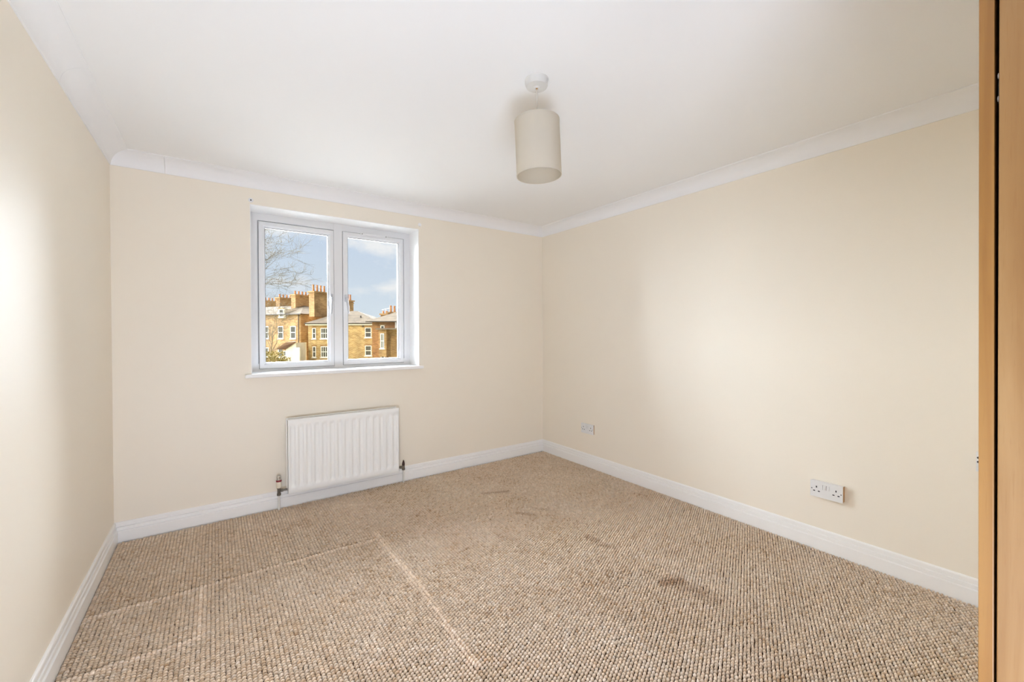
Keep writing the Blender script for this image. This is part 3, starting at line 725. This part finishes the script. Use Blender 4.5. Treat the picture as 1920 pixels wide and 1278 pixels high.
# ------------------------------------------------------------------ trees outside
def branch_tree(name, base, height, seed, label, spread, levels, r0, lean):
    rs = random.Random(seed)
    t = thing(name, tuple(base), label, 'tree')
    bt, bb = bmesh.new(), bmesh.new()
    def grow(p, d, ln, r, lv):
        n = 4; pts = [p.copy()]; rad = [r]
        for i in range(n):
            d = (d + Vector((rs.gauss(0, .13), rs.gauss(0, .13), rs.gauss(.03, .10)))).normalized()
            p = p + d * ln / n; pts.append(p.copy()); rad.append(r * (1 - .62 * (i + 1) / n))
        tube(bt if lv == 0 else bb, pts, rad, 7 if lv == 0 else (5 if lv < 3 else 3))
        if lv >= levels: return
        k = 7 if lv == 0 else rs.choice((4, 5, 6))
        for i in range(k):
            f = rs.uniform(.3, 1.0) if lv else .35 + .65 * (i + .5) / k
            q = f * n; a = min(int(q), n - 1); s = pts[a].lerp(pts[a + 1], q - a)
            ax = Vector((rs.gauss(0, 1), rs.gauss(0, 1), rs.gauss(0, .4))).normalized()
            nd = (d * rs.uniform(.5, .9) + ax * spread + Vector(lean) * (.5 if lv == 0 else .15)).normalized()
            grow(s, nd, ln * rs.uniform(.50, .72), max(rad[a] * .58, .008), lv + 1)
    grow(Vector(base), Vector((0, 0, 1)), height, r0, 0)
    mk('trunk', bt, 'bark', t, True); mk('branches', bb, 'bark', t, True)
bz = uw(px(418, 0, 27)[0], 27, ZG)
branch_tree('bare_tree', bz, 8.2, 5, 'tall bare winter tree at the left edge of the window', .72, 5, .20, (rt.x * .35, rt.y * .35, 0.05))
bz = uw(px(508, 0, 46)[0], 46, ZG)
branch_tree('small_tree', bz, 5.2, 9, 'small twiggy bare tree in front of the terrace', .8, 4, .08, (0, 0, .1))
def shrub(x, wd, h, r, seed, label, leaf='leaf_olive', count=700):
    rs = random.Random(seed); b = uw(px(x, 0, wd)[0], wd, ZG)
    t = thing('garden_shrub', tuple(b), label, 'shrub', group='shrubs below the terrace')
    bm = bmesh.new()
    for k in range(9):
        a = rs.uniform(0, 6.28); e = b + Vector((math.cos(a) * r * .7, math.sin(a) * r * .7, h * rs.uniform(.7, 1)))
        tube(bm, [b, b.lerp(e, .5) + Vector((0, 0, .2)), e], [.05, .03, .01], 5)
    mk('stem', bm, 'bark', t)
    bm = bmesh.new()
    for k in range(count):
        a = rs.uniform(0, 6.28); q = math.sqrt(rs.random()) * r; zz = rs.uniform(.1, 1)
        c = b + Vector((math.cos(a) * q * (1.1 - zz * .4), math.sin(a) * q * (1.1 - zz * .4), h * zz))
        s = rs.uniform(.08, .17); u1 = Vector((rs.gauss(0, 1), rs.gauss(0, 1), rs.gauss(0, 1))).normalized(); u2 = u1.cross(Vector((rs.gauss(0, 1), rs.gauss(0, 1), rs.gauss(0, 1)))).normalized()
        n = u1.cross(u2) * s * .25
        p = [bm.verts.new(c + v) for v in (-u1 * s, u2 * s * .5 + n, u1 * s, -u2 * s * .5 + n)]
        bm.faces.new((p[0], p[1], p[2])); bm.faces.new((p[0], p[2], p[3]))
    f = mk('foliage', bm, leaf, t); f['kind'] = 'stuff'
shrub(510, 42, 3.0, 1.5, 3, 'bushy olive shrub in the bottom left corner of the window', count=1100)
shrub(533, 50, 1.9, 1.0, 4, 'low thin shrub before the white lean-to wall', count=400)
